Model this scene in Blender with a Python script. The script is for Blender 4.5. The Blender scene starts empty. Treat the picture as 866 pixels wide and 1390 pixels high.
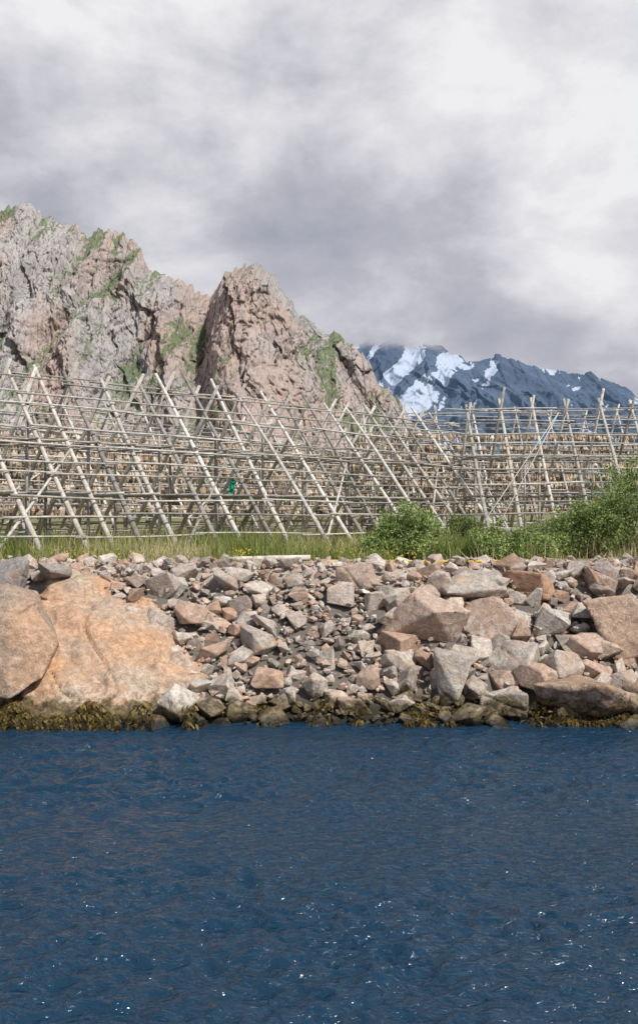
import bpy, bmesh, math, random, time
import numpy as np
from mathutils import Vector
from collections import defaultdict
random.seed(7); rng=np.random.default_rng(7)
S=bpy.context.scene
GZ=3.46
# ---------------------------------------------------------------- noise
def _h(ix,iy,iz,seed):
    n=(ix*374761393+iy*668265263+iz*2147483647+seed*1274126177).astype(np.int64)&0xffffffff
    n=((n^(n>>13))*1274126177)&0xffffffff
    n=((n^(n>>16))*2246822519)&0xffffffff
    n=n^(n>>15)
    return (n&0xffffff)/float(0xffffff)
def vn(x,y,z=None,seed=0):
    x=np.asarray(x,float); y=np.asarray(y,float)
    ix=np.floor(x).astype(np.int64);iy=np.floor(y).astype(np.int64)
    fx=x-ix;fy=y-iy
    fx=fx*fx*fx*(fx*(fx*6-15)+10);fy=fy*fy*fy*(fy*(fy*6-15)+10)
    l=lambda a,b,t:a+(b-a)*t
    if z is None:
        c=lambda a,b:_h(ix+a,iy+b,0*ix,seed)
        return l(l(c(0,0),c(1,0),fx),l(c(0,1),c(1,1),fx),fy)*2-1
    z=np.asarray(z,float);iz=np.floor(z).astype(np.int64);fz=z-iz;fz=fz*fz*fz*(fz*(fz*6-15)+10)
    def c(a,b,d): return _h(ix+a,iy+b,iz+d,seed)
    return l(l(l(c(0,0,0),c(1,0,0),fx),l(c(0,1,0),c(1,1,0),fx),fy),l(l(c(0,0,1),c(1,0,1),fx),l(c(0,1,1),c(1,1,1),fx),fy),fz)*2-1
def fbm(x,y,z=None,o=5,seed=0,g=.5):
    r=0;a=1;t=0;f=1.
    for i in range(o):
        r=r+a*vn(x*f,y*f,None if z is None else z*f,seed+i*17);t+=a;a*=g;f*=2.03
    return r/t
def ridged(x,y,z=None,o=5,seed=0,g=.5):
    r=0;a=1;t=0;f=1.
    for i in range(o):
        n=1-np.abs(vn(x*f,y*f,None if z is None else z*f,seed+i*31))*1.6
        r=r+a*n;t+=a;a*=g;f*=2.1
    return r/t
def facets(x,y,seed):
    """jittered cells, each one a randomly tilted plane: broken rock faces"""
    ix=np.floor(x).astype(np.int64);iy=np.floor(y).astype(np.int64)
    best=np.full(x.shape,9.);out=np.zeros(x.shape);z0=0*ix
    for a in (-1,0,1):
        for b in (-1,0,1):
            cx=ix+a;cy=iy+b
            px=cx+_h(cx,cy,z0,seed);py=cy+_h(cx,cy,z0,seed+1)
            dx=x-px;dy=y-py;d=dx*dx+dy*dy
            h=(_h(cx,cy,z0,seed+2)-.5)*.7+dx*(_h(cx,cy,z0,seed+3)-.5)*1.8+dy*(_h(cx,cy,z0,seed+4)-.5)*1.2
            m=d<best;best=np.where(m,d,best);out=np.where(m,h,out)
    return out
# ---------------------------------------------------------------- helpers
def mesh_obj(name,V,F,mat,tint=None,parent=None,smooth=False):
    me=bpy.data.meshes.new(name)
    V=np.asarray(V,dtype=np.float32)
    if isinstance(F,np.ndarray):
        k=F.shape[1];n=F.shape[0]
        me.vertices.add(len(V));me.vertices.foreach_set('co',V.ravel())
        me.loops.add(n*k);me.loops.foreach_set('vertex_index',F.astype(np.int32).ravel())
        me.polygons.add(n);me.polygons.foreach_set('loop_start',np.arange(0,n*k,k,dtype=np.int32))
        me.polygons.foreach_set('loop_total',np.full(n,k,dtype=np.int32))
        me.update(calc_edges=True)
    else:
        me.from_pydata(V.tolist(),[],F)
    if tint is not None:
        at=me.color_attributes.new('tint','FLOAT_COLOR','POINT')
        t=np.ones((len(V),4),dtype=np.float32);t[:,:3]=tint
        at.data.foreach_set('color',t.ravel())
    me.polygons.foreach_set('use_smooth',np.full(len(me.polygons),smooth))
    me.materials.append(mat)
    ob=bpy.data.objects.new(name,me);S.collection.objects.link(ob)
    if parent: ob.parent=parent
    return ob
def grid_faces(nx,ny):
    i=np.arange(nx-1);j=np.arange(ny-1)
    I,J=np.meshgrid(i,j,indexing='ij')
    a=(I*ny+J).ravel()
    return np.stack([a,a+ny,a+ny+1,a+1],1)
class NT:
    def __init__(s,name,world=False):
        if world: s.m=bpy.data.worlds.new(name)
        else: s.m=bpy.data.materials.new(name)
        s.m.use_nodes=True;s.t=s.m.node_tree;s.t.nodes.clear()
    def n(s,ty,ins={},**kw):
        nd=s.t.nodes.new(ty)
        for k,v in kw.items(): setattr(nd,k,v)
        for k,v in ins.items():
            sk=nd.inputs[k]
            if isinstance(v,bpy.types.NodeSocket): s.t.links.new(v,sk)
            elif isinstance(v,bpy.types.Node): s.t.links.new(v.outputs[0],sk)
            else: sk.default_value=v
        return nd
    def mix(s,f,a,b,mode='MIX'):
        nd=s.t.nodes.new('ShaderNodeMix');nd.data_type='RGBA';nd.blend_type=mode
        for k,v in ((0,f),(6,a),(7,b)):
            sk=nd.inputs[k]
            if isinstance(v,bpy.types.Node): v=v.outputs[2] if v.bl_idname=='ShaderNodeMix' else v.outputs[0]
            if isinstance(v,bpy.types.NodeSocket): s.t.links.new(v,sk)
            else: sk.default_value=(v if k==0 else tuple(v)+((1,) if len(v)==3 else ()))
        return nd.outputs[2]
    def math(s,op,a,b=0.,c=0.,clamp=False):
        return s.n('ShaderNodeMath',{0:a,1:b,2:c},operation=op,use_clamp=clamp).outputs[0]
    def mr(s,v,a,b,c=0.,d=1.):
        return s.n('ShaderNodeMapRange',{0:v,1:a,2:b,3:c,4:d},interpolation_type='SMOOTHSTEP').outputs[0]
    def noise(s,vec,scale,detail=5,rough=.55,dist=0.):
        return s.n('ShaderNodeTexNoise',{'Vector':vec,'Scale':scale,'Detail':detail,'Roughness':rough,'Distortion':dist}).outputs[0]
    def pos(s): return s.n('ShaderNodeNewGeometry').outputs['Position']
    def sc(s,vec,x,y,z): return s.n('ShaderNodeVectorMath',{0:vec,1:(x,y,z)},operation='MULTIPLY').outputs[0]
    def out(s,col,rough=.9,bump=None,bs=.5,bd=.02,spec=.3,extra={},fade=None):
        ins={'Base Color':col,'Roughness':rough,'Specular IOR Level':spec};ins.update(extra)
        if bump is not None: ins['Normal']=s.n('ShaderNodeBump',{'Strength':bs,'Distance':bd,'Height':bump}).outputs[0]
        b=s.n('ShaderNodeBsdfPrincipled',ins).outputs[0]
        if fade is not None:
            b=s.n('ShaderNodeMixShader',{0:fade,1:b,2:s.n('ShaderNodeBsdfTransparent').outputs[0]}).outputs[0]
        s.n('ShaderNodeOutputMaterial',{0:b});return s.m
# ---------------------------------------------------------------- materials
def m_rock():
    t=NT('shore_rock');P=t.pos();A=t.n('ShaderNodeAttribute',attribute_name='tint').outputs['Color']
    z=t.n('ShaderNodeSeparateXYZ',{0:P}).outputs[2]
    n1=t.noise(P,2.2,4,.6);n2=t.noise(P,28,2,.7);n3=t.noise(P,7,5,.65,.6)
    c=t.mix(1.,A,t.mix(t.mr(n3,.3,.72),(.66,.64,.62),(1.22,1.2,1.18)),'MULTIPLY')
    c=t.mix(t.mr(n2,.25,.8),c,t.mix(1.,c,(.6,.6,.61),'MULTIPLY'))
    c=t.mix(t.math('MULTIPLY',t.mr(n1,.50,.68),.5),c,(.43,.28,.18))
    zz=t.math('ADD',z,t.math('MULTIPLY',t.math('SUBTRACT',n1,.5),1.2))
    bar=t.math('MULTIPLY',t.mr(zz,1.0,.75),t.mr(n3,.45,.6))
    c=t.mix(t.math('MULTIPLY',bar,.4),c,(.55,.52,.46))
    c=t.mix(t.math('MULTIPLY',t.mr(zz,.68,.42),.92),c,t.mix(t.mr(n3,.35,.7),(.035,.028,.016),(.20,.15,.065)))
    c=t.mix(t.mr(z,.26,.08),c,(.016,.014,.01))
    rough=t.mr(zz,.1,.5,.35,.9)
    h=t.math('ADD',n3,t.math('MULTIPLY',n2,.35))
    return t.out(c,rough,h,.8,.05)
def m_attr(name,rough=.85,scale=6.,lo=.7,hi=1.2,bd=.01,spec=.2,trans=0,noise=True):
    t=NT(name);A=t.n('ShaderNodeAttribute',attribute_name='tint').outputs['Color'];c=A;n=None
    if noise:
        n=t.noise(t.pos(),scale,3,.6)
        c=t.mix(1.,A,t.mix(t.mr(n,.3,.7),(lo,)*3,(hi,)*3),'MULTIPLY')
    if trans:
        b=t.n('ShaderNodeBsdfDiffuse',{0:c})
        tr=t.n('ShaderNodeBsdfTranslucent',{0:c})
        m=t.n('ShaderNodeMixShader',{0:trans,1:b.outputs[0],2:tr.outputs[0]})
        t.n('ShaderNodeOutputMaterial',{0:m.outputs[0]});return t.m
    return t.out(c,rough,None,.5,bd,spec)
def m_ground():
    t=NT('ground_soil');P=t.pos();xyz=t.n('ShaderNodeSeparateXYZ',{0:P})
    n=t.noise(P,1.2,5,.6);f=t.noise(P,25,3,.7)
    grav=t.mix(t.mr(f,.3,.7),(.26,.215,.18),(.52,.45,.39))
    grass=t.mix(t.mr(t.noise(P,2.,4,.7),.35,.65),(.08,.10,.03),(.30,.26,.13))
    yy=t.math('ADD',xyz.outputs[1],t.math('MULTIPLY',t.math('SUBTRACT',n,.5),2.5))
    yy=t.math('SUBTRACT',yy,t.mr(xyz.outputs[0],0.,3.,0.,1.8))
    fac=t.mr(yy,27.,27.8)
    c=t.mix(fac,grav,grass)
    c=t.mix(t.mr(xyz.outputs[2],2.6,3.3),t.mix(f,(.08,.07,.06),(.2,.18,.16)),c)
    c=t.mix(t.mr(xyz.outputs[2],.7,.2),c,(.03,.027,.018))
    return t.out(c,.95,f,.7,.04)
def m_mount():
    t=NT('granite_mountain');P=t.pos();A=t.n('ShaderNodeAttribute',attribute_name='tint')
    g=t.n('ShaderNodeSeparateColor',{0:A.outputs['Color']});N=t.n('ShaderNodeSeparateXYZ',{0:t.n('ShaderNodeNewGeometry').outputs['Normal']})
    Pv=t.sc(P,1,.5,.35)
    a=t.noise(Pv,.04,6,.65,.8);b=t.noise(Pv,.2,5,.7,.6);d=t.noise(t.sc(P,1,.4,.12),.42,4,.68)
    c=t.mix(t.mr(a,.35,.66),(.325,.30,.29),(.48,.445,.425))
    c=t.mix(t.math('MULTIPLY',t.mr(g.outputs[1],.35,.8),.8),c,t.mix(b,(.42,.295,.245),(.56,.415,.345)))
    c=t.mix(t.math('MULTIPLY',t.mr(b,.52,.64),.45),c,(.20,.185,.185))
    c=t.mix(t.math('MULTIPLY',t.mr(d,.50,.62),.55),c,(.16,.15,.155))
    veg=t.math('ADD',t.math('MULTIPLY',N.outputs[2],.75),g.outputs[0])
    veg=t.math('ADD',veg,t.math('MULTIPLY',t.math('SUBTRACT',b,.5),1.6))
    grn=t.mix(t.mr(d,.35,.65),(.07,.105,.038),(.16,.21,.07))
    c=t.mix(t.math('MULTIPLY',t.mr(veg,.69,.86),.9),c,grn)
    c=t.mix(.10,c,(.38,.41,.48))  # slight blue mix paints aerial haze into the granite colour
    h=t.math('ADD',b,t.math('MULTIPLY',d,1.))
    return t.out(c,.95,h,.85,4.2,.1)
def m_far():
    t=NT('hazed_mountain_rock');P=t.pos();A=t.n('ShaderNodeAttribute',attribute_name='tint')
    g=t.n('ShaderNodeSeparateColor',{0:A.outputs['Color']});z=t.n('ShaderNodeSeparateXYZ',{0:P}).outputs[2]
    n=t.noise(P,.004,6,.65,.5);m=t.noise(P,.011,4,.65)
    c=t.mix(t.mr(n,.35,.65),(.045,.065,.105),(.07,.10,.15))  # dark blue base: distance haze and shade painted into the rock colour
    c=t.mix(t.mr(z,560,200),c,(.09,.14,.18))  # lower slopes tinted lighter, as painted haze
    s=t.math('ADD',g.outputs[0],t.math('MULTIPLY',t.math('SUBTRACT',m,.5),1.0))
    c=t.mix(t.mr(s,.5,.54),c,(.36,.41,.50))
    mist=t.mr(t.math('ADD',z,t.math('MULTIPLY',t.math('SUBTRACT',n,.5),260.)),970.,1110.)  # peaks turn transparent to imitate mist around the tops
    return t.out(c,.95,n,.4,20.,.1,extra={'Emission Color':(.28,.43,.64,1),'Emission Strength':.11},fade=mist)  # faint blue emission imitates haze in front of the rock
def m_water():
    t=NT('sea_water');P=t.pos()
    a=t.noise(t.sc(P,.75,1.5,1),6.,3,.6,.6)
    return t.out((.0085,.034,.067,1),.09,a,1.,.09,.5,{'IOR':1.333})
M_rock=m_rock();M_wood=m_attr('weathered_wood',.85,5.,.7,1.15);M_fish=m_attr('dried_fish',.8,noise=False)
M_leaf=m_attr('leaf',.6,trans=.3,noise=False);M_grass=m_attr('grass_blade',.75,trans=.3,noise=False);M_weed=m_attr('seaweed_frond',.4,spec=.5,noise=False)
M_plain=m_attr('painted_fibre',.6,20,.85,1.1)
# ---------------------------------------------------------------- ground
def bank_z(x,y):
    edge=26.3+.5*fbm(x/3.,x*0+3.3,o=3,seed=5)
    s0=22.+.35*fbm(x/2.,x*0+8.1,o=3,seed=9)
    t=(y-s0)/(edge-s0)
    z=np.where(t<0,t*3.5,np.clip(t,0,1)*GZ)
    z=z+np.where((t>0)&(t<1),.16*fbm(x*.9,y*.9,o=3,seed=2),0)
    z=z+np.where(t>=1,.06*fbm(x*.5,y*.5,o=4,seed=3),0)
    return np.maximum(z,-6)
xs=np.concatenate([-np.geomspace(6000,20,26),np.arange(-16,18.01,.2),np.geomspace(22,6000,26)])
ys=np.concatenate([np.arange(17,32,.2),np.geomspace(32.5,9000,40)])
X,Y=np.meshgrid(xs,ys,indexing='ij')
Z=bank_z(X,Y)
Z=np.where((Z<GZ-.2),Z-.1,Z)
mesh_obj('ground',np.stack([X,Y,Z],-1).reshape(-1,3),grid_faces(len(xs),len(ys)),m_ground(),smooth=True)
_gx=np.arange(-16,16.01,.1);_gy=np.arange(21,29.01,.1);_GX,_GY=np.meshgrid(_gx,_gy,indexing='ij');_GZ=bank_z(_GX,_GY).tolist()
def bz(x,y):
    i=min(max(int((x+16)/.1),0),len(_gx)-1);j=min(max(int((y-21)/.1),0),len(_gy)-1);return _GZ[i][j]
# ---------------------------------------------------------------- water
xs=np.concatenate([-np.geomspace(6000,12,20),np.arange(-9.5,9.51,.04),np.geomspace(12,6000,20)])
ys=np.concatenate([-np.geomspace(6000,2,20),np.arange(2,7.5,.5),np.arange(8,23.5,.03),[24.,40.]])
X,Y=np.meshgrid(xs,ys,indexing='ij')
fade=np.clip((10-np.abs(X))/2,0,1)*np.clip((Y-7)/2,0,1)*np.clip((24-Y)/4,.12,1)
wx=X+.3*vn(X*.6,Y*.8,seed=44)+.12*vn(X*2,Y*2,seed=47);wy=Y+.3*vn(X*.5,Y*.5,seed=45)+.08*vn(X*2.2,Y*2.2,seed=48)
gust=.85+.6*vn(X*.22,Y*.35,seed=46)
Z=(.05*fbm(wx*.7+.2*wy,wy*1.1,o=2,seed=40)+.05*ridged(wx*1.9-.35*wy,wy*3.,o=2,seed=41,g=.45)*gust+.03*vn(wx*3.-.8*wy,wy*5.2,seed=42)*gust+.026*vn(wx*5.5+wy,wy*9.5,seed=49)*gust)*fade
mesh_obj('sea_water',np.stack([X,Y,Z],-1).reshape(-1,3),grid_faces(len(xs),len(ys)),m_water(),smooth=True)
# ---------------------------------------------------------------- rocky mountain
RID=np.array([(-900,120),(-700,240),(-500,285),(-420,300),(-343,326),(-327,334),(-315,338),(-295,322),(-264,314),(-252,304),(-224,310),(-208,304),(-196,294),(-177,262),(-149,251),(-133,243),(-113,237),(-101,254),(-84,266),(-66,269),(-52,260),(-38,239),(-22,215),(-2,203),(21,195),(45,175),(65,144),(85,124),(101,102),(132,49),(180,2),(220,-8)],float)
nx,nv=860,400
xs=np.concatenate([np.linspace(-900,-400,60),np.linspace(-398,220,nx-60)])
H=np.interp(xs,RID[:,0],RID[:,1])+4.*fbm(xs/9.,xs*0,o=4,seed=61)+7*(facets(xs/7.,xs*0,64))
sv=np.concatenate([np.linspace(1,0,nv-24),-np.linspace(.02,1,24)])
XX,SS=np.meshgrid(xs,sv,indexing='ij');HH=H[:,None]*np.ones_like(SS)
sa=np.abs(SS)
zz=HH*(1-sa**1.12)
amp=np.clip(.18+sa*4,0,1)
wX=XX+9*fbm(XX/40,zz/40,o=3,seed=65)+3*fbm(XX/8,zz/8,o=2,seed=67);wZ=zz+12*fbm(XX/40,zz/40,o=3,seed=66)+3*fbm(XX/8,zz/8,o=2,seed=68)
U=wX+.3*wZ
big=ridged(U/70.,wZ/400.,o=2,seed=70)
med=ridged((wX-.25*wZ)/26.,wZ/160.,o=4,seed=71)
cr=ridged((wX+.35*wZ)/8.,wZ/60.,o=3,seed=72)
crk=np.clip(1-np.abs(vn((wX+.1*wZ)/9.,wZ/70.,seed=79))/.09,0,1)+np.clip(1-np.abs(vn((wX-.6*wZ)/20.,wZ/60.,seed=78))/.06,0,1)+.7*np.clip(1-np.abs(vn((wX+.05*wZ)/4.5,wZ/40.,seed=69))/.12,0,1)
fb=fbm(XX/10.,zz/14.,o=4,seed=73)
fa=facets((wX+.3*wZ)/24.,(wZ-.2*wX)/75.,75);fa2=facets((wX-.25*wZ)/8.,wZ/30.,76);fa3=facets((wX+.2*wZ)/3.6,wZ/12.,77)
tower=np.exp(-((XX+66)/50)**2)*45 - np.exp(-((XX+118+.1*(zz-237))/14)**2)*32 - np.exp(-((XX-8+.4*(zz-203))/12)**2)*14-np.exp(-((XX+190-.5*(zz-294))/10)**2)*14
disp=(26*big+13*med+4.5*cr+3*fb+9*fa+5*fa2+2.4*fa3-4*crk+tower)
yy=np.where(SS>=0,1000-250*sa-disp*amp,1000+350*sa-disp*.18)
verts=np.stack([XX,yy,zz],-1)
gul=(.5-big)*.25+(.5-med)*.7+.34*np.clip(1-zz/130,0,1)+.38*fbm(XX/45,zz/60,o=3,seed=80)-.08
gul+= .5*np.exp(-((XX+187-.4*(zz-294))/8)**2)*(zz>215)+.45*np.exp(-((XX+120)/24)**2-((zz-180)/22)**2)+.4*np.exp(-((XX-2-.5*(140-zz))/12)**2)*(zz<165)+.3*np.exp(-((XX-70)/30)**2-((zz-120)/30)**2)
pink=.45+.65*fbm(U/50.,zz/80.,o=4,seed=82)+.3*np.exp(-((XX+235)/50)**2-((zz-230)/70)**2)
ti=np.stack([gul,pink,pink*0],-1).reshape(-1,3)
mesh_obj('granite_mountain',verts.reshape(-1,3),grid_faces(len(xs),len(sv)),m_mount(),ti,smooth=True)
# ---------------------------------------------------------------- distant snowy mountains
R2=np.array([(-1500,700),(-600,1150),(0,1180),(130,1150),(270,1125),(410,1125),(600,1130),(700,1100),(790,1075),(900,1010),(945,985),(985,975),(1030,975),(1100,1005),(1170,1012),(1240,990),(1320,955),(1450,930),(1530,915),(1600,895),(1690,905),(1745,908),(1800,870),(1870,845),(1960,812),(2060,720),(2300,690),(2700,600),(3500,450),(4500,200)],float)
xs=np.concatenate([np.linspace(-1500,-60,60),np.linspace(-50,2600,620),np.linspace(2650,4500,50)]);H=np.interp(xs,R2[:,0],R2[:,1])+18*fbm(xs/60.,xs*0,o=5,seed=91)+22*facets(xs/90.,xs*0,92)-4
sv=np.concatenate([np.linspace(1,0,200),-np.linspace(.03,1,16)])
XX,SS=np.meshgrid(xs,sv,indexing='ij');HH=H[:,None]*np.ones_like(SS);sa=np.abs(SS);zz=HH*(1-sa)
amp=np.clip(.15+sa*3,0,1)
wX=XX+60*fbm(XX/200,zz/200,o=3,seed=95);
big=ridged((wX+.6*zz)/380.,zz/900.,o=4,seed=93);med=ridged((wX-.6*zz)/130.,zz/330.,o=4,seed=94);ff=facets((wX+.4*zz)/110.,zz/170.,96)
yy=np.where(SS>=0,6000-1300*sa-(300*big+130*med+50*ff)*amp,6000+1500*sa)
snow=.03+(.6-big)*.15+(.62-med)*1.3+.1*ff-.35*np.clip((560-zz)/200,0,1)-.3*np.clip((zz-HH+90)/80,0,1)
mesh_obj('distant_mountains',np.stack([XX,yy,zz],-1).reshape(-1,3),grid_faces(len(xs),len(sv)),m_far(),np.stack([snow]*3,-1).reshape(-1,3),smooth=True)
# ---------------------------------------------------------------- rocks
def hull_rock(seed,npts=15,p=4.,dims=(1,.8,.65),bev=.05):
    r=np.random.default_rng(seed);bm=bmesh.new()
    for i in range(npts):
        v=r.normal(size=3);v/= (np.abs(v)**p).sum()**(1/p)
        v*=r.uniform(.82,1.05);v*=np.array(dims)
        bm.verts.new(v*.5)
    res=bmesh.ops.convex_hull(bm,input=bm.verts)
    bmesh.ops.delete(bm,geom=list({e for e in res['geom_interior']+res['geom_unused'] if isinstance(e,bmesh.types.BMVert)}),context='VERTS')
    bmesh.ops.dissolve_limit(bm,angle_limit=math.radians(16),verts=bm.verts,edges=bm.edges)
    if bev: bmesh.ops.bevel(bm,geom=list(bm.edges),offset=bev*.5,segments=1,affect='EDGES',profile=.5)
    bmesh.ops.triangulate(bm,faces=bm.faces)
    bm.verts.index_update()
    V=np.array([v.co[:] for v in bm.verts]);F=np.array([[v.index for v in f.verts] for f in bm.faces])
    bm.free();return V,F
VAR=[hull_rock(100+i,int(rng.integers(9,17)),rng.choice([2.5,4,7]),(1,rng.uniform(.6,.95),rng.uniform(.45,.85)),.04) for i in range(44)]
def rotm(a,b,c):
    ca,sa,cb,sb,cc,sc_=math.cos(a),math.sin(a),math.cos(b),math.sin(b),math.cos(c),math.sin(c)
    return np.array([[ca,-sa,0],[sa,ca,0],[0,0,1]])@np.array([[cb,0,sb],[0,1,0],[-sb,0,cb]])@np.array([[1,0,0],[0,cc,-sc_],[0,sc_,cc]])
PAL=[(.51,.45,.40),(.57,.50,.44),(.44,.39,.35),(.61,.555,.50),(.55,.41,.33),(.49,.345,.265),(.57,.455,.375),(.37,.325,.295),(.64,.60,.55)]
def on_slab(x,y): return x<-3.5 and x>-9.2 and (y-22)<(3.7-max(0,(x+6.0))*.9)
vs=[];fs=[];ts=[];off=0
def add_rock(x,y,z,s,tint=None,flat=.6):
    global off
    V,F=VAR[random.randrange(len(VAR))]
    R=rotm(random.uniform(0,6.28),random.uniform(-flat,flat),random.uniform(-flat,flat))
    vs.append((V*s)@R.T+np.array([x,y,z]));fs.append(F+off);off+=len(V)
    c=np.array(tint if tint is not None else random.choice(PAL))*random.uniform(.8,1.15)
    ts.append(np.tile(c,(len(V),1)))
cands=[]
for (n,lo,hi) in ((600,.66,1.15),(1900,.40,.66),(4500,.24,.40),(5000,.12,.24)):
    for i in range(n):
        x=random.uniform(-13,13);y=random.uniform(21.6,26.9)
        fan=abs(x-.3+(y-24)*.2)<1.3
        if fan and lo>.33 and random.random()<.7: continue
        if x<1 and lo>.5 and random.random()<.5: continue
        if y>26.2 and lo>.5: continue
        if on_slab(x,y): continue
        cands.append((x,y,random.uniform(lo,hi)))
kept=[];gridd=defaultdict(list)
for (x,y,s) in cands:
    ok=True;ci,cj=int(x//1),int(y//1)
    for a in (-1,0,1):
        for b in (-1,0,1):
            for (u,v,w) in gridd[(ci+a,cj+b)]:
                if (x-u)**2+((y-v)*1.3)**2<((s+w)*.33)**2: ok=False;break
            if not ok:break
        if not ok:break
    if ok: gridd[(ci,cj)].append((x,y,s));kept.append((x,y,s))
for (x,y,s) in kept: add_rock(x,y,bz(x,y)+s*random.uniform(.02,.28),s*1.1)
for i in range(2200):
    x=random.uniform(-12,13);y=random.uniform(22,26.6)
    if on_slab(x,y): continue
    s=random.uniform(.08,.2);add_rock(x,y,bz(x,y)+random.uniform(0.02,.25),s)
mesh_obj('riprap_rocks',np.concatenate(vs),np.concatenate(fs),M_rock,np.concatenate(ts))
vs=[];fs=[];ts=[];off=0
for i in range(4500):
    x=random.uniform(-11,13);y=26.3+abs(random.gauss(0,1.6));s=random.choice([.05,.07,.09,.12,.2,.26])
    if x<1.5 and y>27.3: continue
    add_rock(x,y,GZ+.01,s,np.array(random.choice([(.50,.41,.35),(.44,.36,.31),(.54,.49,.44),(.40,.30,.24)])))
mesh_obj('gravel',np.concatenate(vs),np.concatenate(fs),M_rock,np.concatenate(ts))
def boulder(loc,dims,tint,seed,rot=(0,0,0),pts=None,npts=16,p=4.,smooth=6,vox=None,amp=.03,name='boulder',tint2=None):
    if pts is None:
        V,F=hull_rock(seed,npts,p,(1,1,1),0);V=V*np.array(dims);V=V@rotm(*rot).T+np.array(loc)
    else:
        bm=bmesh.new()
        for q in pts: bm.verts.new(q)
        res=bmesh.ops.convex_hull(bm,input=bm.verts)
        bmesh.ops.delete(bm,geom=list({e for e in res['geom_interior']+res['geom_unused'] if isinstance(e,bmesh.types.BMVert)}),context='VERTS')
        bm.verts.index_update()
        V=np.array([v.co[:] for v in bm.verts]);F=np.array([[v.index for v in f.verts] for f in bm.faces]);bm.free()
    return (V,F,dims,tint,seed,smooth,vox,amp,name,tint2)
def build_boulders(specs):
    obs=[]
    for sp in specs:
        V,F,dims,tint,seed,smooth,vox,amp,name,tint2=sp
        ob=mesh_obj('tmp',V,F,M_rock)
        md=ob.modifiers.new('r','REMESH');md.mode='VOXEL';md.voxel_size=vox or max(dims)/32
        sm=ob.modifiers.new('s','SMOOTH');sm.factor=.5;sm.iterations=smooth
        obs.append(ob)
    dg=bpy.context.evaluated_depsgraph_get()
    mes=[bpy.data.meshes.new_from_object(o.evaluated_get(dg)) for o in obs]
    for ob in obs: bpy.data.objects.remove(ob)
    for sp,me in zip(specs,mes):
        V,F,dims,tint,seed,smooth,vox,amp,name,tint2=sp
        n=len(me.vertices);co=np.empty(n*3,dtype=np.float32);me.vertices.foreach_get('co',co);co=co.reshape(-1,3)
        no=np.empty(n*3,dtype=np.float32);me.vertex_normals.foreach_get('vector',no);no=no.reshape(-1,3)
        x,y,z=co.T.astype(float)
        d=amp*(1.2*fbm(x*1.3,y*1.3,z*1.3,o=4,seed=seed)+.9*(ridged(x*1.1+z*.6,y*1.1,z*1.6-x*.3,o=3,seed=seed+3)-.6))
        crack=np.abs(vn(x*.8+z*.5,y*.6,z*.9,seed=seed+8));d=d-amp*1.3*np.clip(1-crack/.035,0,1)
        co=co+no*d[:,None]
        me.vertices.foreach_set('co',co.ravel().astype(np.float32))
        at=me.color_attributes.new('tint','FLOAT_COLOR','POINT')
        t=np.ones((n,4),dtype=np.float32);w=np.clip(.5+1.3*fbm(x*.9,y*.9,z*.9,o=3,seed=seed+5),0,1)[:,None]
        t2=np.array(tint2 if tint2 is not None else np.array(tint)*.82)
        t[:,:3]=np.array(tint)*w+t2*(1-w);at.data.foreach_set('color',t.ravel())
        me.polygons.foreach_set('use_smooth',np.full(len(me.polygons),True))
        if not me.materials: me.materials.append(M_rock)
        me.name=name
        o2=bpy.data.objects.new(name,me);S.collection.objects.link(o2)
OR=(.60,.37,.225);PK=(.59,.465,.385);GR=(.54,.49,.44);BR=(.42,.30,.22);GW=(.62,.575,.52)
sp=[]
sp.append(boulder(None,(5,4,4),OR,11,pts=[(-7.3,25.7,3.3),(-7.9,26.4,3.2),(-6.2,26.1,3.35),(-5.2,25.9,2.9),(-4.3,25.2,2.45),(-3.2,24.4,1.6),(-2.7,23.5,1.1),(-2.6,22.6,.2),(-2.8,22.0,-.7),(-5,21.6,-.7),(-8.6,21.7,-.7),(-7.2,24.3,2.65),(-6.5,23.6,2.3),(-4.9,23.2,1.85),(-3.6,22.7,1.1),(-7.4,22.7,1.45),(-8.2,22.3,.7),(-5,21.9,.55),(-4,26,-1),(-8.9,26.5,0)],vox=.06,smooth=4,amp=.15,tint2=(.52,.41,.32),name='rock_slab'))
sp.append(boulder(None,(2,2,2),(.36,.30,.25),12,pts=[(-8.6,22.9,3.0),(-7.7,22.9,3.25),(-7.0,22.7,2.85),(-6.3,22.5,1.85),(-6.55,22.0,1.05),(-7.2,21.6,.65),(-8.3,21.9,.75),(-8.7,24,2.8),(-7.3,24.2,2.95),(-6.6,24,1.4),(-8.6,24,.4),(-7.2,23.8,.6),(-7.75,21.95,2.4),(-7.3,22.0,2.45)],vox=.045,smooth=0,amp=.05,tint2=(.52,.35,.24)))
sp.append(boulder((-8.2,21.7,.6),(1.2,1.1,1.5),OR,13,(.2,0,.1),smooth=3))
sp.append(boulder((-8.3,24.3,3.25),(1.5,1.4,1.4),(.38,.36,.35),14,(.5,.2,0),npts=12,p=6,smooth=1))
sp.append(boulder((-7.2,25.3,3.35),(1.0,.9,.6),(.40,.37,.34),15,(.9,.2,0),smooth=1))
sp.append(boulder((-5.9,21.8,.0),(2.4,1.0,.7),(.2,.16,.09),17,(.1,.05,0),smooth=2))
sp.append(boulder((-3.9,21.8,.0),(1.4,.8,.6),(.2,.16,.09),18,(.5,.05,0),smooth=2))
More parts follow.
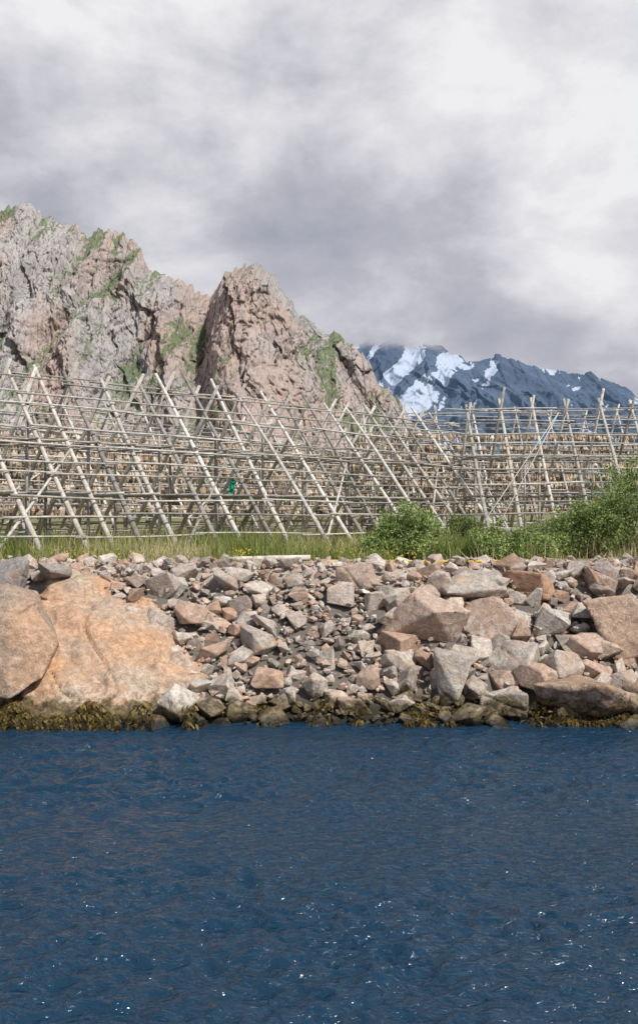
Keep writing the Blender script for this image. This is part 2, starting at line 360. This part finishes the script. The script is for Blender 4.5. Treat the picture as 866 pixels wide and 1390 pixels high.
BL=[(.96,25.8,1.25,.75,PK),(4.2,25.65,2.1,.85,GR),(5.75,25.4,1.4,.75,(.54,.34,.22)),(2.75,24.1,2.1,1.5,PK),(4.25,24.6,2.2,1.05,PK),(4.95,23.3,1.8,1.1,GR),(3.15,22.8,1.4,1.3,GR),(6.0,24.2,1.2,.9,GW),(7.9,24.1,2.5,1.5,(.54,.40,.31)),(7.7,25.5,1.3,.8,PK),(-2.65,24.6,.95,.85,PK),(-1.9,23.5,.8,.6,GR),(-4.0,25.5,.8,.6,GW),(-2.3,22.7,.9,.7,GR),(-.05,23.3,.8,.7,GR),(2.0,23.4,1.0,.8,GR),(6.75,23.6,1.0,.7,PK),(6.8,25.7,.9,.6,GW),(4.5,22.4,1.2,.8,GR),(6.6,22.3,2.8,.8,BR),(8.2,22.9,1.8,.9,BR),(1.1,23.9,.7,.5,GW),(-.6,25.3,.7,.5,PK),(3.2,25.9,.7,.5,BR),(-3.0,24.9,.7,.55,BR),(.9,22.4,.9,.6,BR),(-.9,22.5,.9,.55,GR),(9.8,24.5,2.2,1.4,PK),(9.3,22.8,1.6,1.,GR),(5.3,26.1,.8,.45,BR),(2.1,25.2,.9,.6,GR),(3.0,25.1,1.0,.6,PK),(5.2,24.1,.8,.6,BR),(7.0,24.6,.9,.6,GR),(1.9,22.5,1.0,.6,GR),(5.7,22.9,1.0,.7,PK)]
for i,(x,y,w,h,c) in enumerate(BL):
    sp.append(boulder((x,y,bz(x,y)+h*.2),(w*1.12,w*random.uniform(.7,.95),h*1.2),c,200+i,(random.uniform(-.4,.4),random.uniform(-.25,.25),random.uniform(-.3,.3)),npts=random.choice([9,10,12]),p=random.choice([4,5,8]),smooth=0,amp=.03*w/1.3,vox=w*1.12/38))
build_boulders(sp)
# ---------------------------------------------------------------- seaweed
V=[];T=[]
CLW=vn(np.arange(0,400)*.085,np.full(400,3.),seed=77)
for i in range(16000):
    r=random.random()
    if r<.42: x=random.uniform(-8.4,-4.6)
    elif r<.67: x=random.uniform(5.6,9.5)
    elif r<.78: x=random.uniform(.9,2.6)
    else: x=random.uniform(-9,9.5)
    cl=CLW[int((x+10)*20)]
    if cl<(.1 if r>.78 else -.6): continue
    y=random.uniform(21.75,22.5);z=max(.0,bz(x,y))*.9+random.uniform(0,.14)
    if x<-2.8 and x>-9: z=random.uniform(0,.70)*(.65+.5*cl);y=21.4+z*.35+random.uniform(-.08,.1)
    z=min(z,.62);y-=.1
    a=random.uniform(-.9,.9);L=random.uniform(.08,.2);w=random.uniform(.012,.03)
    d=np.array([math.sin(a)*L,-.35*L,-.7*L]);sd=np.array([math.cos(a)*w,random.uniform(-w,w),w*.4])
    p=np.array([x,y,z]);m=p+d*.5+np.array([0,-.03,.03])
    V+= [p-sd,p+sd,m+sd*1.4,m-sd*1.4,p+d+sd*.6,p+d-sd*.6]
    k=.8+1.0*min(z/.6,1)
    c=np.array(random.choice([(.045,.032,.011),(.075,.054,.015),(.03,.022,.01),(.15,.11,.028),(.055,.04,.014)]))*k;T+=[c]*6
n=len(V)//6;b=np.arange(n)[:,None]*6
mesh_obj('seaweed',np.array(V),np.concatenate([b+np.array([[0,1,2,3]]),b+np.array([[3,2,4,5]])]),M_weed,np.array(T))
# ---------------------------------------------------------------- poles / racks
class Poles:
    def __init__(s): s.V=[];s.F=[];s.T=[];s.o=0
    def add(s,a,b,r0,r1,tint,bend=.0,k=6):
        a=np.array(a,float);b=np.array(b,float);d=b-a;L=np.linalg.norm(d);d/=L
        u=np.cross(d,[0,0,1.]) if abs(d[2])<.9 else np.cross(d,[1.,0,0]);u/=np.linalg.norm(u);v=np.cross(d,u)
        bo=(u*random.uniform(-1,1)+v*random.uniform(-1,1))*bend*L
        ang=np.arange(k)*2*math.pi/k
        ring=np.cos(ang)[:,None]*u+np.sin(ang)[:,None]*v
        for t,f in ((0,0),(.33,.9),(.66,1.),(1,0)):
            s.V.append(a+(b-a)*t+bo*f+ring*(r0+(r1-r0)*t))
        for q in range(3):
            for i in range(k):
                j=(i+1)%k;s.F.append((s.o+q*k+i,s.o+q*k+j,s.o+(q+1)*k+j,s.o+(q+1)*k+i))
        s.F.append(tuple(s.o+i for i in range(k))[::-1]);s.F.append(tuple(s.o+3*k+i for i in range(k)))
        s.T.append(np.tile(tint,(4*k,1)));s.o+=4*k
    def make(s,name,mat,parent=None):
        return mesh_obj(name,np.concatenate(s.V),s.F,mat,np.concatenate(s.T),parent,smooth=True)
WT=[(.49,.47,.435),(.42,.405,.375),(.55,.53,.49),(.34,.325,.30),(.47,.435,.385),(.27,.255,.235)]
FT=[(.45,.36,.26),(.38,.295,.21),(.54,.46,.36),(.29,.215,.155),(.54,.47,.40),(.22,.165,.12)]
GAP=vn(np.repeat(np.arange(400)[:,None]*.25,60,1),np.repeat(np.arange(60)[None]*.8,400,0),seed=5).tolist()
def wt(k=1.): return np.array(random.choice(WT))*random.uniform(.85,1.12)*k
def rack(p0,adeg,length,w,h,spacing,nr,fish=None,hgrow=0.,legr=.085,tips=.55,backr=None,railr=.042):
    E=bpy.data.objects.new('fish_drying_rack',None);S.collection.objects.link(E)
    a=math.radians(adeg);d=np.array([math.cos(a),math.sin(a),0]);n=np.array([math.sin(a),-math.cos(a),0])
    p0=np.array([p0[0],p0[1],GZ]);L=Poles();R=Poles();Fv=[];Ff=[];Ftt=[]
    def apex(u): return p0+d*u+np.array([0,0,h+hgrow*u])
    nf=int(length/spacing)
    for i in range(nf+1):
        u=i*spacing+random.uniform(-.22,.22);ap=apex(u)+np.array([0,0,random.uniform(-.15,.15)])
        for sg in (1,-1):
            ft=p0+d*(u+random.uniform(-.2,.2)+.12*sg)+n*w*sg*random.uniform(.93,1.06);ft[2]=GZ-.15
            dr=(ap-ft)/np.linalg.norm(ap-ft);tp=ap+dr*random.uniform(tips*.4,tips*1.7)
            L.add(ft,tp+d*random.uniform(-.15,.15),legr*random.uniform(.95,1.25),legr*.72,wt(1.15),.007,8)
        for tt in (.33,.62):
            f1=p0+d*u+n*w*(1-tt);f1[2]+= (h+hgrow*u)*tt;f2=f1-n*2*w*(1-tt);L.add(f1+n*.25,f2-n*.25,.055,.045,wt(.9),.004)
        if i%2==0:
            f1=p0+d*(u+.1)+n*w*.25;f2=f1.copy();f2[2]+=(h+hgrow*u)*.72;f1[2]-=.1;L.add(f1,f2,.07,.06,wt(.85),.004)
            f1=p0+d*(u+.1)-n*w*.35;f2=f1.copy();f2[2]+=(h+hgrow*u)*.6;L.add(f1,f2,.07,.06,wt(.8),.004)
        if i%5==2:
            f1=p0+d*u+n*w*.98;f2=apex(min(u+spacing*3.2,length));f2=f2+(n*w*.42);f2[2]-=h*.42;L.add(f1,f2,.06,.045,wt(),.004)
    for sg,cnt in ((1,nr),(-1,backr or nr)):
        for k in range(cnt):
            tt=.10+.88*k/(cnt-1)+random.uniform(-.018,.018)
            u=-random.uniform(.2,1.5)
            while u<length+.5:
                seg=random.uniform(4.5,7.5);e=min(u+seg,length+random.uniform(.3,1.2))
                def pt(q,j):
                    f=p0+d*q+n*(w*(1-tt)+.11)*sg;f[2]+=(h+hgrow*q)*tt+.08+j;return f
                R.add(pt(u,random.uniform(-.1,.1)),pt(e,random.uniform(-.1,.1)),railr*random.uniform(.8,1.2),railr*.72,wt(),.008,5)
                if fish and fish[0]<=tt<=fish[1]:
                    q=u
                    while q<e:
                        q+=random.expovariate(1/fish[2])
                        if GAP[int(abs(q)*5)%400][(k*3+sg*7+int(p0[1]))%60]<-.65: continue
                        f=pt(q,0);ln=random.uniform(.35,.75);wd=random.uniform(.08,.17);x0=f-np.array([0,0,.02]);th=random.uniform(0,3.14)
                        sx=np.array([math.cos(th),math.sin(th),0])*wd;sy=np.array([-math.sin(th),math.cos(th),0])*wd*.6
                        lean=np.array([random.uniform(-.12,.12),random.uniform(-.12,.12),0])
                        m=x0+np.array([0,0,-ln*random.uniform(.4,.65)])+lean*.5+n*.1*sg*random.uniform(-1,1);bt=x0+np.array([0,0,-ln])+lean
                        o=len(Fv);Fv.extend([x0,m+sx,m+sy,m-sx,m-sy,bt])
                        for i2 in range(4):
                            j2=(i2+1)%4;Ff.append((o,o+1+i2,o+1+j2));Ff.append((o+5,o+1+j2,o+1+i2))
                        c=np.array(random.choice(FT))*random.uniform(.7,1.25);Ftt.extend([c]*6)
                u=e-random.uniform(.2,.6)
    u=0
    while u<length:
        for hh in (.33,.62):
            for off_ in (-.3,0,.3):
                f=p0+d*u+n*w*off_;f[2]+=h*hh;g=f+d*6.;R.add(f,g,.04,.04,wt(.85),.004,5)
        u+=5.6
    L.make('legs',M_wood,E);R.make('rails',M_wood,E)
    if Fv: mesh_obj('hanging_fish',np.array(Fv),np.array(Ff),M_fish,np.array(Ftt),E)
    return E
rack((-15.9,30.7),45,23.2*1.414,5.5,6.75,1.45,10,legr=.092,backr=7)
rack((-22.7,38.1),45,31*1.414,5.,6.9,2.3,12,fish=(.22,.82,.07),legr=.08,backr=12)
rack((-26,50),42,58,5.,6.8,2.8,10,fish=(.3,.85,.12),legr=.08)
rack((8.0,50.3),4,26,4.4,7.2,1.8,10,hgrow=.012,legr=.1,backr=7,tips=.7)
rack((3.0,60),5,34,4.6,7.9,2.4,12,fish=(.20,.84,.07),legr=.08)
R=Poles()
for a,b in (((12.0,46.6,10.0),(6.6,41.5,GZ)),((12.0,46.6,10.0),(7.9,43.5,GZ))):
    R.add(a,b,.02,.02,np.array((.5,.5,.48)),.004)
R.make('stay_rope',M_plain)
R=Poles();R.add((-3.2,27.6,GZ+.09),(-.25,27.35,GZ+.2),.1,.08,np.array((.6,.56,.48)),.004,8)
R.add((-2.9,27.75,GZ+.1),(-.9,27.9,GZ+.12),.08,.06,np.array((.55,.5,.44)),.004,8);R.make('fallen_log',M_wood)
R=Poles()
pts=[(x,26.6+.3*math.sin(x*1.3)+random.uniform(-.08,.08),GZ+.14) for x in np.arange(.2,6.6,.35)]
for a,b in zip(pts[:-1],pts[1:]): R.add(a,b,.026,.026,np.array((.7,.5,.05)),.02)
R.make('yellow_hose',M_plain)
V=[];F=[]
for i in range(9):
    for j in range(5):
        V.append((-3.35+j*.05+random.uniform(-.03,.03)-.012*i,35.2+random.uniform(-.06,.06)+.02*i,6.25-i*.07+random.uniform(-.03,.03)))
for i in range(8):
    for j in range(4):
        a=i*5+j;F.append((a,a+1,a+6,a+5))
mesh_obj('green_net',np.array(V),F,M_plain,np.tile(np.array((.02,.33,.22)),(len(V),1)))
# ---------------------------------------------------------------- grass
n=60000
gx=rng.uniform(-15,14,n);gy=26.6+rng.beta(1.,2.2,n)*22
den=vn(gx*.6,gy*.6,seed=33)+.5*vn(gx*1.7,gy*1.7,seed=34)
keep=(den>-.25)&((gx<2.2)|(gy>29.2)|(rng.random(n)<.06))
gx=gx[keep];gy=gy[keep];den=den[keep];n=len(gx)
hh=rng.uniform(.15,.5,n)*(.9+.9*den)+(rng.random(n)<.08)*.4
hh*=np.clip((gy-26.1)/1.3,.35,1.1)
an=rng.uniform(0,6.28,n);wd=rng.uniform(.007,.016,n)*(gy/28)
base=np.stack([gx,gy,np.full(n,GZ-.02)],1);sd=np.stack([np.cos(an)*wd,np.sin(an)*wd,0*an],1)
ln=np.stack([rng.normal(0,.16,n),rng.normal(0,.16,n),hh],1)
ln2=ln*.55;ln2[:,:2]*=.5
V=np.stack([base-sd,base+sd,base+ln2+sd*.8,base+ln2-sd*.8,base+ln+sd*.15,base+ln-sd*.15],1).reshape(-1,3)
b=np.arange(n)[:,None]*6
pal=np.array([(.17,.22,.065),(.26,.28,.09),(.44,.40,.21),(.13,.18,.055),(.54,.47,.30),(.24,.28,.085)])
pi=np.clip((vn(gx*.45,gy*.45,seed=36)*2.5+3+rng.normal(0,1.3,n)).astype(int),0,5);order=np.array([3,0,5,1,2,4])
c=np.repeat(pal[order[pi]]*rng.uniform(.8,1.2,(n,1)),6,0)
F=np.concatenate([b+np.array([[0,1,2,3]]),b+np.array([[3,2,4,5]])])
mesh_obj('grass',V,F,M_grass,c)
n=700;fx=rng.uniform(-12,3,n);fy=rng.uniform(27.0,31,n);k=vn(fx*.8,fy*.8,seed=50)>.0;fx=fx[k];fy=fy[k];n=len(fx)
pz=GZ+rng.uniform(.12,.45,n);s=.02
P0=np.stack([fx,fy,pz],1)
V=np.stack([P0+[-s,0,-s],P0+[s,0,-s],P0+[s,.0,s],P0+[-s,.0,s]],1).reshape(-1,3)
mesh_obj('yellow_wildflowers',V,np.arange(n*4).reshape(-1,4),M_grass,np.tile(np.array((.7,.56,.08)),(n*4,1)))
# ---------------------------------------------------------------- bushes
def bush(x,y,w,h,n,seed,dark=1.,leaf=.05,depth=None):
    r=np.random.default_rng(seed);depth=depth or w*.7
    E=bpy.data.objects.new('willow_bush',None);S.collection.objects.link(E)
    nl=26;lc=[];P=Poles()
    for i in range(nl):
        t=r.uniform(-1,1);q=r.uniform(-1,1)
        hz=h*(1-.55*abs(t)**1.8)*r.uniform(.25,.93)
        c=np.array([x+t*w*.46,y+q*depth*.4,GZ+hz]);lc.append((c,r.uniform(.11,.25)*min(w,h*1.6)))
        P.add((x+t*w*.12,y+q*depth*.1,GZ-.05),c,.03,.008,np.array((.13,.10,.07)),.04,5)
        for k in range(4):
            e=c+r.normal(0,.2,3)*min(w,h)*.5+np.array([0,0,.2]);P.add(c,e,.01,.004,np.array((.13,.11,.06)),.03,4)
            lc.append((e,.1*min(w,h)))
    P.make('stems',M_wood,E)
    nl=len(lc);rr=np.array([l[1] for l in lc]);pr_=rr**2/np.sum(rr**2)
    ids=r.choice(nl,n,p=pr_)
    dirs=r.normal(size=(n,3));dirs/=np.linalg.norm(dirs,axis=1)[:,None]
    rad=np.abs(r.normal(.72,.36,n))
    cc=np.array([l[0] for l in lc])[ids];rr=rr[ids]
    pos=cc+dirs*(rr*rad)[:,None]*np.array([1,.9,.85])
    pos[:,2]=np.maximum(pos[:,2],GZ+.02)
    ax=r.normal(size=(n,3));ax[:,2]+=.6;ax/=np.linalg.norm(ax,axis=1)[:,None]
    bx=np.cross(ax,r.normal(size=(n,3)));bx/=np.linalg.norm(bx,axis=1)[:,None]
    L=(leaf*r.uniform(.7,1.4,n))[:,None];W=L*.38
    V=np.stack([pos-ax*L,pos+bx*W,pos+ax*L,pos-bx*W],1).reshape(-1,3)
    pal=np.array([(.22,.30,.10),(.30,.38,.14),(.38,.46,.20),(.15,.21,.065)])*dark
    cl=.75+.5*r.random(nl)
    c=np.repeat(pal[r.integers(0,4,n)]*cl[ids][:,None],4,0)
    mesh_obj('leaves',V,np.arange(n*4).reshape(-1,4),M_leaf,c,E)
bush(2.7,28.9,2.3,1.8,12000,1,1.1)
bush(1.9,28.6,1.1,.9,4000,2,1.1)
bush(6.1,29.3,2.7,1.15,10000,3,1.)
bush(5.2,34,1.3,1.3,4000,4,.8)
bush(9.0,31.2,2.5,2.0,11000,5,.9)
bush(10.9,31.5,3.4,3.1,18000,6,.9)
bush(13.6,32,3.2,3.6,8000,7,.85)
bush(8.4,33.5,1.8,1.2,4000,8,.8)
# ---------------------------------------------------------------- sky
t=NT('sky',True);S.world=t.m
SUN_EL=math.radians(48);SUN_ROT=math.radians(140)   # behind the camera, to the right
sky=t.n('ShaderNodeTexSky',sky_type='NISHITA',sun_disc=False,sun_elevation=SUN_EL,sun_rotation=SUN_ROT,air_density=1.,dust_density=1.)
bg1=t.n('ShaderNodeBackground',{0:sky,1:.13})
D=t.n('ShaderNodeTexCoord').outputs['Generated'];z=t.n('ShaderNodeSeparateXYZ',{0:D}).outputs[2]
zc=t.math('ADD',t.math('MAXIMUM',z,0.),.25)
pr=t.n('ShaderNodeVectorMath',{0:D,1:t.n('ShaderNodeCombineXYZ',{0:zc,1:zc,2:zc}).outputs[0]},operation='DIVIDE').outputs[0]
pr=t.sc(pr,1,1,.35)
n1=t.noise(pr,1.15,3,.5,.0);n2=t.noise(t.sc(D,1,1,1.7),5.,8,.57,.12)
f=t.math('ADD',t.math('MULTIPLY',n1,.40),t.math('MULTIPLY',n2,.60))
def blob(dx,dz,k,amt):
    v=Vector((dx,1,dz)).normalized()
    dt=t.n('ShaderNodeVectorMath',{0:D,1:v[:]},operation='DOT_PRODUCT').outputs['Value']
    return t.math('MULTIPLY',t.mr(dt,1-k,1.),amt)
for b_ in ((.26,.50,.03,.08),(-.30,.53,.04,.06),(-.17,.27,.008,.12),(.30,.27,.012,.06),(-.05,.42,.03,-.03),(.12,.19,.008,-.03)):
    f=t.math('ADD',f,blob(*b_))
cr=t.n('ShaderNodeValToRGB',{0:f})
e=cr.color_ramp.elements;e[0].position=.35;e[0].color=(.32,.345,.42,1);e[1].position=.64;e[1].color=(.86,.86,.88,1)
m=e.new(.48);m.color=(.49,.49,.555,1)
bg2=t.n('ShaderNodeBackground',{0:cr,1:1.})
cov=t.mr(z,.5,.75,1.,.35)
mx=t.n('ShaderNodeMixShader',{0:cov,1:bg1.outputs[0],2:bg2.outputs[0]})
t.n('ShaderNodeOutputWorld',{0:mx.outputs[0]})
sl=bpy.data.lights.new('sun','SUN');sl.energy=4.6;sl.angle=math.radians(1.5);sl.color=(1,.95,.87)
so=bpy.data.objects.new('sun',sl);S.collection.objects.link(so)
sd=Vector((math.sin(SUN_ROT)*math.cos(SUN_EL),math.cos(SUN_ROT)*math.cos(SUN_EL),math.sin(SUN_EL)))
so.rotation_euler=sd.to_track_quat('Z','Y').to_euler()
# ---------------------------------------------------------------- camera
cd=bpy.data.cameras.new('camera');cd.sensor_fit='VERTICAL';cd.sensor_height=36;cd.lens=36*1263/1390;cd.clip_end=30000
co=bpy.data.objects.new('camera',cd);S.collection.objects.link(co);co.location=(0,0,5);co.rotation_euler=(math.radians(90),0,0)
S.camera=co
S.view_settings.view_transform='Standard';S.view_settings.look='None';S.view_settings.exposure=0
